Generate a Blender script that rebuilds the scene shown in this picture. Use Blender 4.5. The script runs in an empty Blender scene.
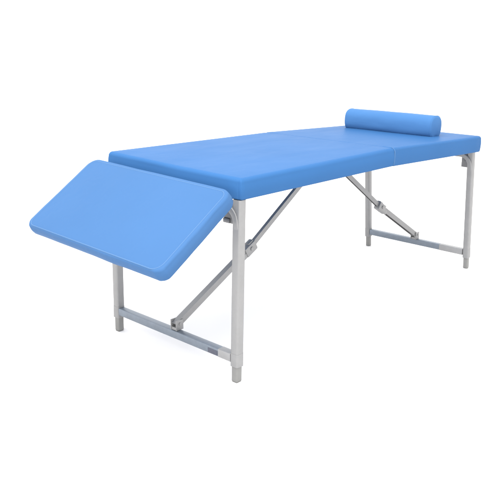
import bpy, bmesh, math, random
from mathutils import Vector, Matrix
random.seed(7)
S = bpy.context.scene
COL = S.collection

# ------------------------------------------------------------------ dimensions (metres)
L1, L2, W, T = 0.877, 0.770, 0.6835, 0.0742       # near section, head section, width, thickness
HT = 0.700                                        # height of the upholstered top
HEAD_Z = 0.675                                    # head end sits a little lower
TILT = math.atan2(HT - HEAD_Z, L2)

# ------------------------------------------------------------------ materials
def new_mat(name):
    m = bpy.data.materials.new(name); m.use_nodes = True
    nt = m.node_tree
    return m, nt, nt.nodes['Principled BSDF']

def N(nt, typ, **kw):
    n = nt.nodes.new(typ)
    for k, v in kw.items():
        if k in n.inputs.keys(): n.inputs[k].default_value = v
        else: setattr(n, k, v)
    return n

def vinyl(name, col, wr_scale=(5, 11, 5), wr=0.13):
    m, nt, b = new_mat(name)
    L = nt.links.new
    tc = N(nt, 'ShaderNodeTexCoord')
    mp = N(nt, 'ShaderNodeMapping'); mp.inputs['Scale'].default_value = wr_scale
    L(tc.outputs['Object'], mp.inputs['Vector'])
    big = N(nt, 'ShaderNodeTexNoise', Scale=1.0, Detail=3.0, Roughness=0.45, Distortion=0.5)
    L(mp.outputs['Vector'], big.inputs['Vector'])
    grain = N(nt, 'ShaderNodeTexVoronoi', Scale=420.0)
    L(tc.outputs['Object'], grain.inputs['Vector'])
    b1 = N(nt, 'ShaderNodeBump', Strength=wr, Distance=0.012)
    L(big.outputs['Fac'], b1.inputs['Height'])
    mp2 = N(nt, 'ShaderNodeMapping'); mp2.inputs['Scale'].default_value = (17, 21, 5)
    L(tc.outputs['Object'], mp2.inputs['Vector'])
    fine = N(nt, 'ShaderNodeTexNoise', Scale=1.0, Detail=2.0, Roughness=0.5, Distortion=1.2)
    L(mp2.outputs['Vector'], fine.inputs['Vector'])
    b3 = N(nt, 'ShaderNodeBump', Strength=wr * .8, Distance=0.004)
    L(fine.outputs['Fac'], b3.inputs['Height']); L(b1.outputs['Normal'], b3.inputs['Normal'])
    b2 = N(nt, 'ShaderNodeBump', Strength=0.10, Distance=0.0006)
    L(grain.outputs['Distance'], b2.inputs['Height'])
    L(b3.outputs['Normal'], b2.inputs['Normal'])
    L(b2.outputs['Normal'], b.inputs['Normal'])
    tint = N(nt, 'ShaderNodeTexNoise', Scale=3.0, Detail=4.0)
    L(tc.outputs['Object'], tint.inputs['Vector'])
    mx = N(nt, 'ShaderNodeMix', data_type='RGBA')
    L(tint.outputs['Fac'], mx.inputs['Factor'])
    mx.inputs['A'].default_value = (*[c * 0.94 for c in col], 1)
    mx.inputs['B'].default_value = (*[c * 1.06 for c in col], 1)
    L(mx.outputs['Result'], b.inputs['Base Color'])
    rr = N(nt, 'ShaderNodeMapRange'); rr.inputs['To Min'].default_value = 0.42; rr.inputs['To Max'].default_value = 0.55
    L(big.outputs['Fac'], rr.inputs['Value']); L(rr.outputs['Result'], b.inputs['Roughness'])
    b.inputs['Specular IOR Level'].default_value = 0.028
    return m

def metal(name, col, metallic=0.35, rough=0.42, mottle=0.07, scale=30, stretch=(1, 1, 1)):
    m, nt, b = new_mat(name)
    L = nt.links.new
    tc = N(nt, 'ShaderNodeTexCoord')
    mp = N(nt, 'ShaderNodeMapping'); mp.inputs['Scale'].default_value = stretch
    L(tc.outputs['Object'], mp.inputs['Vector'])
    n = N(nt, 'ShaderNodeTexNoise', Scale=scale, Detail=5.0, Roughness=0.65)
    L(mp.outputs['Vector'], n.inputs['Vector'])
    mx = N(nt, 'ShaderNodeMix', data_type='RGBA')
    L(n.outputs['Fac'], mx.inputs['Factor'])
    mx.inputs['A'].default_value = (*[c * (1 - mottle * 2) for c in col], 1)
    mx.inputs['B'].default_value = (*[c * (1 + mottle * 2) for c in col], 1)
    L(mx.outputs['Result'], b.inputs['Base Color'])
    rr = N(nt, 'ShaderNodeMapRange'); rr.inputs['To Min'].default_value = rough - .1; rr.inputs['To Max'].default_value = rough + .12
    L(n.outputs['Fac'], rr.inputs['Value']); L(rr.outputs['Result'], b.inputs['Roughness'])
    bp = N(nt, 'ShaderNodeBump', Strength=0.08, Distance=0.001)
    L(n.outputs['Fac'], bp.inputs['Height']); L(bp.outputs['Normal'], b.inputs['Normal'])
    b.inputs['Metallic'].default_value = metallic
    return m

BLUE = (0.0305, 0.1015, 0.246)
M_TOP = vinyl('blue_vinyl', BLUE)
M_REST = vinyl('blue_vinyl_leg_rest', (0.0450, 0.1115, 0.242), (4, 7, 4), 0.30)
M_BOL = vinyl('blue_vinyl_bolster', (0.050, 0.136, 0.300), (14, 5, 14), 0.25)
M_WELT_HIGHLIGHT = vinyl('blue_vinyl_welt_highlight', (0.066, 0.138, 0.268), (30, 30, 30), 0.2)  # paler vinyl: leg rest welt, and the painted highlight at the fold
M_STEEL = metal('silver_paint', (0.222, 0.222, 0.223))
M_PALE = metal('pale_silver_paint', (0.24, 0.24, 0.243), 0.2)
M_BAR = metal('blue_grey_steel', (0.150, 0.176, 0.210), 0.35, 0.40, 0.12, 45)
M_DARK = metal('dark_bracket_steel', (0.150, 0.150, 0.152), 0.4)
M_BRACE = metal('brace_steel', (0.21, 0.21, 0.212), 0.45, 0.38)
M_LABEL = metal('label_film', (0.055, 0.060, 0.085), 0.0, 0.4, 0.25, 160)
M_GLIDE = metal('foot_metal', (0.19, 0.19, 0.185), 0.3, 0.5)
M_CAP = metal('foot_plastic', (0.12, 0.12, 0.115), 0.0, 0.6)

# ------------------------------------------------------------------ helpers
ROOT = None
BASE = Vector((0.82, 0, 0))

def link(name, bm, mat, parent=None, base=None, smooth=True, autosmooth=None):
    me = bpy.data.meshes.new(name)
    base = BASE if base is None else base
    bmesh.ops.recalc_face_normals(bm, faces=bm.faces[:])
    for v in bm.verts: v.co -= base
    bm.to_mesh(me); bm.free()
    for p in me.polygons: p.use_smooth = smooth
    if autosmooth is not None:
        me.set_sharp_from_angle(angle=math.radians(autosmooth))
    o = bpy.data.objects.new(name, me); COL.objects.link(o)
    me.materials.append(mat)
    if parent: o.parent = parent
    return o

def outline(lx, ly, r, n=10, side=14, rneg=None):
    """rounded rectangle centred on origin, counter-clockwise"""
    rp = max(r, 1e-4); rn = rp if rneg is None else max(rneg, 1e-4); pts = []
    hx, hy = lx / 2, ly / 2
    cs = [(hx - rp, hy - rp, 0, rp), (-hx + rn, hy - rn, 90, rn), (-hx + rn, -hy + rn, 180, rn), (hx - rp, -hy + rp, 270, rp)]
    arcs = []
    for cx, cy, a, r in cs:
        arcs.append([Vector((cx + r * math.cos(math.radians(a + 90 * k / n)), cy + r * math.sin(math.radians(a + 90 * k / n)), 0)) for k in range(n + 1)])
    for i in range(4):
        pts += arcs[i]
        p, q = arcs[i][-1], arcs[(i + 1) % 4][0]
        pts += [p.lerp(q, k / side) for k in range(1, side)]
    return pts

def slab(lx, ly, t, rc, rt, rb, crown=0.004, puff=0.003, lump=0.0, seed=0, rneg=None, seam=0):
    """upholstered pad: rounded plan corners, rolled top and bottom edges, soft crown; top at z=0"""
    bm = bmesh.new(); rings = []
    rnd = random.Random(seed)
    ph = [rnd.uniform(0, 6.28) for _ in range(6)]
    def ring(inset, z, off=0.0):
        o = outline(lx - 2 * inset, ly - 2 * inset, max(rc - inset, 0.002), rneg=None if rneg is None else max(rneg - inset, 0.002))
        vs = []
        for i, p in enumerate(o):
            a = i / len(o) * 6.2832
            w = lump * (math.sin(9 * a + ph[0]) + .7 * math.sin(17 * a + ph[1]) + .5 * math.sin(31 * a + ph[2])) * off
            d = Vector((p.x, p.y, 0)).normalized()
            vs.append(bm.verts.new((p.x + d.x * w, p.y + d.y * w, z)))
        return vs
    # bottom fillet, side, top fillet
    for k in range(6):
        a = math.radians(90 * k / 5); rings.append(ring(rb * (1 - math.sin(a)), -t + rb * (1 - math.cos(a)), k / 5))
    for k in range(1, 8):
        f = k / 8; z = -t + rb + (t - rb - rt) * f
        rings.append(ring(-puff * math.sin(math.pi * f), z, 1))
    for k in range(9):
        a = math.radians(90 * k / 8); rings.append(ring(rt * (1 - math.cos(a)), -rt + rt * math.sin(a), 1 - k / 8))
    for A, B in zip(rings, rings[1:]):
        m = len(A)
        for i in range(m): bm.faces.new((A[i], A[(i + 1) % m], B[(i + 1) % m], B[i]))
    bm.faces.new(list(reversed(rings[0])))
    # top: concentric rings pulled to the middle with a crown
    prev = rings[-1]; m = len(prev)
    outer = [v.co.copy() for v in prev]
    hx = lx / 2 - rt
    for k in range(1, 13):
        s = 1 - k / 13.0
        cur = []
        for p in outer:
            q = Vector((p.x * s, p.y * s, 0)); e = 1 - s
            q.z = crown * (1 - (1 - e) ** 2.5)
            q.z += 0.0012 * math.sin(7 * q.x + ph[3]) * math.sin(9 * q.y + ph[4]) * e
            cur.append(bm.verts.new(q))
        for i in range(m): bm.faces.new((prev[i], prev[(i + 1) % m], cur[(i + 1) % m], cur[i]))
        prev = cur
    c = bm.verts.new((0, 0, crown))
    for i in range(m): bm.faces.new((prev[i], prev[(i + 1) % m], c))
    if seam:                                   # tight stitched end where the two sections meet
        for v in bm.verts:
            d = lx / 2 - seam * v.co.x         # distance from the seam end
            if d < rt * 1.6:
                w = min(1.0, max(0.0, (ly / 2 - abs(v.co.y)) / .03)); w = w * w * (3 - 2 * w)
                if v.co.z > -rt: v.co.z *= 1 - .93 * w
                k = .35 + .65 * min(1, d / (rt * 1.6))
                if v.co.z > -rt * 1.2: v.co.x = seam * (lx / 2 - d * (1 - (1 - k) * w))
    return bm

def tube(bm, path, r, seg=12, closed=False, square=None, up=None, cap=True):
    """sweep a round (or rounded square of side `square`) profile along a path"""
    P = [Vector(p) for p in path]; n = len(P)
    if square:
        a = square; rr = r; prof = []
        for i, (sx, sy) in enumerate(((1, 1), (-1, 1), (-1, -1), (1, -1))):
            for k in range(4):
                t = math.radians(90 * i + 30 * k)
                prof.append(((a / 2 - rr) * sx + rr * math.cos(t), (a / 2 - rr) * sy + rr * math.sin(t)))
    else:
        prof = [(r * math.cos(2 * math.pi * k / seg), r * math.sin(2 * math.pi * k / seg)) for k in range(seg)]
    rings = []; u = Vector(up) if up else None
    for i in range(n):
        if closed: t = (P[(i + 1) % n] - P[i - 1])
        else: t = P[min(i + 1, n - 1)] - P[max(i - 1, 0)]
        t.normalize()
        if u is None: u = Vector((0, 0, 1)) if abs(t.z) < .9 else Vector((1, 0, 0))
        u = (u - t * u.dot(t)).normalized(); w = t.cross(u)
        rings.append([bm.verts.new(P[i] + u * x + w * y) for x, y in prof])
    m = len(prof)
    for i in range(n if closed else n - 1):
        A, B = rings[i], rings[(i + 1) % n]
        for k in range(m): bm.faces.new((A[k], A[(k + 1) % m], B[(k + 1) % m], B[k]))
    if cap and not closed:
        bm.faces.new(list(reversed(rings[0]))); bm.faces.new(rings[-1])

def box(bm, c, s, rot=None, bev=0.002):
    g = bmesh.ops.create_cube(bm, size=1)
    M = Matrix.Translation(Vector(c)) @ (rot.to_4x4() if rot else Matrix()) @ Matrix.Diagonal((*s, 1))
    vs = g['verts']
    bmesh.ops.transform(bm, matrix=M, verts=vs)
    if bev:
        es = list({e for v in vs for e in v.link_edges})
        bmesh.ops.bevel(bm, geom=es, offset=bev, segments=2, affect='EDGES', profile=.6)

def cyl(bm, c, axis, r, h, seg=20):
    q = Vector((0, 0, 1)).rotation_difference(Vector(axis)).to_matrix().to_4x4()
    g = bmesh.ops.create_cone(bm, cap_ends=True, segments=seg, radius1=r, radius2=r, depth=h, matrix=Matrix.Translation(Vector(c)) @ q)
    es = [e for e in {e for v in g['verts'] for e in v.link_edges} if any(len(f.verts) > 4 for f in e.link_faces)]
    bmesh.ops.bevel(bm, geom=es, offset=min(r, h) * .18, segments=2, affect='EDGES')

def rotY(a): return Matrix.Rotation(a, 3, 'Y')

# ------------------------------------------------------------------ setting
bm = bmesh.new()
bmesh.ops.create_grid(bm, x_segments=8, y_segments=8, size=60)
m, nt, b = new_mat('white_floor')
b.inputs['Base Color'].default_value = (.76, .745, .735, 1); b.inputs['Roughness'].default_value = .9
b.inputs['Specular IOR Level'].default_value = .1
fl = link('floor', bm, m, None, Vector((0, 0, 0)), False); fl['kind'] = 'structure'

# ------------------------------------------------------------------ massage table
ROOT = bpy.data.objects.new('massage_table', None); COL.objects.link(ROOT)
ROOT.location = BASE
ROOT.empty_display_size = .2
ROOT['label'] = 'folding blue vinyl massage table with dropped leg rest standing on silver steel legs'
ROOT['category'] = 'massage table'

# pads
bm = slab(L1, W, T, 0.007, 0.016, 0.008, 0.003, 0.003, 0.0013, 1, rneg=0.015, seam=1)
bmesh.ops.transform(bm, matrix=Matrix.Translation((L1 / 2, 0, HT)), verts=bm.verts[:])
for v in bm.verts:                                # the frame is slightly racked: the foot end twists a few millimetres
    h = (v.co.y / (W / 2)) * max(0, 1 - v.co.x / L1)
    v.co.z += (.0080 if h > 0 else .0045 * (v.co.z - HT + T) / T) * h
o = link('mattress', bm, M_TOP, ROOT); o['label'] = 'long main section of the blue mattress'
bm = slab(L2, W, T, 0.020, 0.012, 0.006, 0.003, 0.002, 0.0011, 2, rneg=0.007, seam=-1)
bmesh.ops.transform(bm, matrix=Matrix.Translation((L1 + .0006, 0, HT)) @ Matrix.Rotation(TILT, 4, 'Y') @ Matrix.Translation((L2 / 2, 0, 0)), verts=bm.verts[:])
m_head = Matrix.Translation((L1 + .0006, 0, HT)) @ Matrix.Rotation(TILT, 4, 'Y') @ Matrix.Translation((L2 / 2, 0, 0))
o = link('mattress', bm, M_TOP, ROOT); o['label'] = 'head section of the blue mattress under the bolster'

for sy in (-1, 1):                                # pale piping added on both sides to paint the fold's edge highlight
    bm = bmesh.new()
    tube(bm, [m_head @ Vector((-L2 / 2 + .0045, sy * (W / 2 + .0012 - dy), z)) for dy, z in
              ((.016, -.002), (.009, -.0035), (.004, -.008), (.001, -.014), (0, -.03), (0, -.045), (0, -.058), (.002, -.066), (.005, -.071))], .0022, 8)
    link('piping', bm, M_WELT_HIGHLIGHT, o)

# leg rest
LR, LW, LT, LA = 0.358, 0.712, 0.050, 0.5794
bm = slab(LR, LW, LT, 0.040, 0.009, 0.013, 0.004, 0.002, 0.0010, 3, rneg=0.034)
RACK = Matrix.Identity(4); RACK[2][1] = .0255       # 7 mm of twist across the width
Mx = Matrix.Translation((-.0505, 0, .6800)) @ RACK @ Matrix.Rotation(-LA, 4, 'Y') @ Matrix.Translation((-LR / 2, 0, 0))
bmesh.ops.transform(bm, matrix=Mx, verts=bm.verts[:])
rest = link('leg_rest', bm, M_REST, ROOT)
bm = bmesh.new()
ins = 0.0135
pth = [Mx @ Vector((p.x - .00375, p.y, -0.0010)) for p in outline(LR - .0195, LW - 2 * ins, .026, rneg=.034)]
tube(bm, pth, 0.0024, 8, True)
link('piping', bm, M_WELT_HIGHLIGHT, rest)

# legs: inverted U frames, each leg bending inward at the top into a rail
def frame(xt, xb, ztop, yi, head, A):
    def X(z): return xb + (xt - xb) * z / ztop
    for s in (-1, 1):
        bm = bmesh.new()
        tube(bm, [Vector((X(z), s * yi, z)) for z in (0.058, 0.2, 0.35, .5, ztop)], .006, square=A, up=(1, 0, 0))
        leg = link('leg', bm, M_STEEL, ROOT, autosmooth=40)
        bm = bmesh.new()                                        # adjustable square foot
        tube(bm, [(X(z), s * yi, z) for z in (0.004, .03, .0578)], .003, square=A - .0075, up=(1, 0, 0))
        ft = link('foot', bm, M_GLIDE, leg, autosmooth=40)
        bm = bmesh.new()
        tube(bm, [(X(0), s * yi, .0), (X(0), s * yi, .0038)], .004, square=A - .009, up=(1, 0, 0))
        link('foot_cap', bm, M_CAP, leg, autosmooth=40)
        bm = bmesh.new()                                        # weld collar where the crossbar joins
        tube(bm, [(X(.0575), s * yi, .0575), (X(.104), s * yi, .104)], .006, square=A + .0010, up=(1, 0, 0))
        link('collar', bm, M_STEEL, leg, autosmooth=40)
        # curved stiffener running from the leg into the rail, and the gusset plate inside it
        zt = ztop - .026; R_ = .050
        bm = bmesh.new()
        ya = yi + .001; xo = -.010
        pts = [Vector((X(zt - R_ - .06) + .004, s * ya, zt - R_ - .06))]
        for k in range(9):
            a = math.radians(90 * k / 8)
            z = zt - R_ + R_ * math.sin(a)
            pts.append(Vector((X(z) + xo, s * (ya - R_ + R_ * math.cos(a)), z)))
        pts.append(pts[-1] - Vector((0, s * .03, 0)))
        tube(bm, pts, .003, square=.021, up=(1, 0, 0))
        link('corner_stiffener', bm, M_STEEL, leg, autosmooth=40)
        bm = bmesh.new()
        gw, gh = (.052, .058) if not head else (.034, .062)
        zg = ztop - .026 - gh / 2
        box(bm, (X(zg), s * (yi - .014 - gw / 2), zg), (.008, gw, gh), None, .004)
        if not head: box(bm, (X(zg) - .002, s * (yi - .050), zg - gh / 2 + .009), (.014, .030, .016), None, .004)
        cyl(bm, (X(zg) - .005, s * (yi - .034), zg + .004), (1, 0, 0), .006, .005)
        link('gusset', bm, M_DARK, leg, autosmooth=40)
    bm = bmesh.new()
    z = ztop - .020
    tube(bm, [(X(z), -yi + A / 2 + .0005, z), (X(z), 0, z), (X(z), yi - A / 2 - .0005, z)], .004, square=.024, up=(1, 0, 0))
    link('top_rail', bm, M_STEEL, ROOT, autosmooth=40)
    # lower crossbar
    AB = .0295; zc = .0848; ysl = -yi + (.075 if not head else .145)
    bm = bmesh.new()
    tube(bm, [(X(zc), ysl + .0006, zc), (X(zc), 0, zc), (X(zc), yi - .0172, zc)], .004, square=AB, up=(1, 0, 0))
    cb = link('crossbar', bm, M_BAR, ROOT, autosmooth=40)
    bm = bmesh.new()
    tube(bm, [(X(zc), -yi + .0172, zc), (X(zc), ysl, zc)], .004, square=AB + .0012, up=(1, 0, 0))
    link('sleeve', bm, M_PALE, cb, autosmooth=40)
    if not head:
        bm = bmesh.new()
        box(bm, (X(zc) - AB / 2 - .0006, ysl + .026, zc - .003), (.0014, .046, .017), None, .0004)
        link('sticker', bm, M_LABEL, cb)
    return X

XN = frame(.015, .003, .6255, .3205, False, .0325)
XH = frame(1.648, 1.705, .605, .2930, True, .0295)

# folding braces from each crossbar up to the hinge under the mattress
def channel(bm, p, q, w, h, t=.0025):
    """U channel, open downward, from p to q (in an xz plane)"""
    p, q = Vector(p), Vector(q); d = (q - p).normalized()
    y = Vector((0, 1, 0)); n = d.cross(y)
    if n.z < 0: n = -n
    prof = [(-w / 2, -h / 2), (-w / 2, h / 2), (w / 2, h / 2), (w / 2, -h / 2), (w / 2 - t, -h / 2), (w / 2 - t, h / 2 - t), (-w / 2 + t, h / 2 - t), (-w / 2 + t, -h / 2)]
    A_ = [bm.verts.new(p + y * a + n * b_) for a, b_ in prof]; B_ = [bm.verts.new(q + y * a + n * b_) for a, b_ in prof]
    m_ = len(prof)
    for k in range(m_): bm.faces.new((A_[k], A_[(k + 1) % m_], B_[(k + 1) % m_], B_[k]))
    for R_ in (A_, B_):
        for quad in ((0, 1, 6, 7), (1, 2, 5, 6), (2, 3, 4, 5)): bm.faces.new([R_[i] for i in quad])

def brace(foot, knee, top, yc, js):
    f, k, t = (Vector((a, yc, b_)) for a, b_ in (foot, knee, top))
    dl = (k - f).normalized(); du = (t - k).normalized()
    bm = bmesh.new(); channel(bm, f - dl * .012, k, .0235, .024)
    lo = link('brace', bm, M_BRACE, ROOT, smooth=False); lo['label'] = 'lower bar of a folding brace'
    bm = bmesh.new(); channel(bm, k - du * .02, t, .0145, .021)
    up = link('brace', bm, M_BRACE, ROOT, smooth=False); up['label'] = 'upper bar of a folding brace'
    ang = math.atan2(dl.z, dl.x)
    bm = bmesh.new()
    rot = rotY(-ang)
    box(bm, k + Vector((0, 0, .0)), (.060 * js, .032 * js, .038 * js), rot, .005)
    box(bm, k - dl * .034 * js + Vector((0, 0, -.009)), (.026, .028, .022), rot, .004)
    box(bm, k + dl * .004 + Vector((0, 0, .019 * js)), (.030, .022, .014), rot, .004)
    for s in (-1, 1): cyl(bm, k + Vector((0, s * .017 * js, .002)), (0, 1, 0), .008, .005)
    link('locking_joint', bm, M_STEEL, lo, autosmooth=40)
    bm = bmesh.new()
    sx = 1 if dl.x > 0 else -1
    for s in (-1, 1):
        box(bm, (f.x, yc + s * .0140, f.z - .003), (.034, .0040, .038), None, .0012)
        cyl(bm, (f.x, yc + s * .0165, f.z + .002), (0, 1, 0), .0055, .004)
    box(bm, (f.x, yc, f.z - .0165), (.030, .0234, .011), None, .001)
    link('bracket', bm, M_STEEL, lo, autosmooth=40)
    bm = bmesh.new()
    box(bm, (t.x, yc, t.z + .008), (.05, .03, .012), None, .002)
    link('bracket', bm, M_DARK, up, autosmooth=40)

brace((XN(.1) + .004, .123), (.388, .325), (.815, .612), -.016, 1.05)
brace((XH(.1) - .006, .122), (1.337, .329), (.925, .612), .000, 1.0)

# ------------------------------------------------------------------ bolster
def squircle(q, a, n=2.5):
    c, s_ = math.cos(a), math.sin(a)
    k = q * (abs(c) ** n + abs(s_) ** n) ** (-1 / n)
    return k * c, k * s_

def bolster(cx, z0, y0, y1, r):
    bm = bmesh.new(); seg = 48; rings = []
    ed = .010
    prof = [(y0 + ed * (1 - math.cos(math.radians(t))), r - ed + ed * math.sin(math.radians(t))) for t in (0, 22, 45, 67, 90)]
    n = 26
    prof += [(y0 + ed + (y1 - y0 - 2 * ed) * k / n, r) for k in range(1, n)]
    prof += [(y1 - ed * (1 - math.cos(math.radians(t))), r - ed + ed * math.sin(math.radians(t))) for t in (90, 67, 45, 22, 0)]
    rnd = random.Random(5); p1, p2 = rnd.random() * 6, rnd.random() * 6
    for y, rad in prof:
        ring = []
        for k in range(seg):
            a = 2 * math.pi * k / seg
            q = rad * (1 + .008 * math.sin(3 * a + 14 * y + p1) + .006 * math.sin(5 * a - 31 * y + p2))
            x, z = squircle(q, a)
            if z < -.8 * r: z = -.8 * r + (z + .8 * r) * .15           # settles on the mattress
            ring.append(bm.verts.new((cx + x, y, z0 + .83 * r + z)))
        rings.append(ring)
    for P, Q in zip(rings, rings[1:]):
        for k in range(seg): bm.faces.new((P[k], P[(k + 1) % seg], Q[(k + 1) % seg], Q[k]))
    for ring, ysgn in ((rings[0], -1), (rings[-1], 1)):
        prev = ring; c0 = sum((v.co for v in ring), Vector()) / seg
        for f in (.66, .33):
            cur = [bm.verts.new(c0.lerp(v.co, f) + Vector((0, ysgn * .004 * (1 - f * f), 0))) for v in ring]
            for k in range(seg): bm.faces.new((prev[k], prev[(k + 1) % seg], cur[(k + 1) % seg], cur[k]))
            prev = cur
        c = bm.verts.new(c0 + Vector((0, ysgn * .004, 0)))
        for k in range(seg): bm.faces.new((prev[k], prev[(k + 1) % seg], c))
    return bm, c0

def top_at(x): return HT - .001 - (x - L1) * math.tan(TILT)
BX, BR = 1.412, .0525
B0 = Vector((BX, .01, top_at(BX)))
bm, c0 = bolster(BX, top_at(BX), -.227, .251, BR)
bol = link('bolster', bm, M_BOL, None, B0)
bol.location = B0
bol['label'] = 'small cylindrical blue vinyl bolster pillow lying across the head end of the table'
bol['category'] = 'bolster'
for y in (-.2205, .2445):                          # stitched welts round both ends
    w = bmesh.new()
    ring = []
    for k in range(64):
        a = 2 * math.pi * k / 64
        x, z = squircle(BR - .0020, a)
        if z < -.8 * BR: z = -.8 * BR + (z + .8 * BR) * .15
        ring.append((BX + x, y, top_at(BX) + .83 * BR + z))
    tube(w, ring, .0022, 6, True)
    link('piping', w, M_BOL, bol, B0)

# ------------------------------------------------------------------ light
Wd = bpy.data.worlds.new('World'); S.world = Wd; Wd.use_nodes = True
bg = Wd.node_tree.nodes['Background']
bg.inputs['Color'].default_value = (1, 1, 1, 1); bg.inputs['Strength'].default_value = 2.3

def area(name, loc, target, size, power):
    l = bpy.data.lights.new(name, 'AREA'); l.shape = 'RECTANGLE'; l.size = l.size_y = size; l.energy = power
    o = bpy.data.objects.new(name, l); COL.objects.link(o)
    o.location = loc
    o.rotation_euler = (Vector(target) - Vector(loc)).to_track_quat('-Z', 'Y').to_euler()
    return o
area('key_lamp', (-1.7, -1.1, 4.1), (.7, 0, .5), 3.0, 265)

# ------------------------------------------------------------------ camera (solved from the photograph)
cam = bpy.data.cameras.new('camera'); co = bpy.data.objects.new('camera', cam); COL.objects.link(co)
yaw, pitch, roll, F = .7458, -.2878, .0064, 724.97
f = Vector((math.cos(yaw) * math.cos(pitch), math.sin(yaw) * math.cos(pitch), math.sin(pitch)))
r = f.cross(Vector((0, 0, 1))).normalized(); u = r.cross(f)
r2 = r * math.cos(roll) + u * math.sin(roll); u2 = u * math.cos(roll) - r * math.sin(roll)
Mc = Matrix((r2, u2, -f)).transposed().to_4x4(); Mc.translation = Vector((-1.6017, -1.8608, 1.1211))
co.matrix_world = Mc
cam.sensor_width = 36; cam.lens = 36 * F / 500; cam.clip_start = .02; cam.clip_end = 300
S.camera = co
S.view_settings.view_transform = 'Standard'; S.view_settings.look = 'None'; S.view_settings.exposure = 0
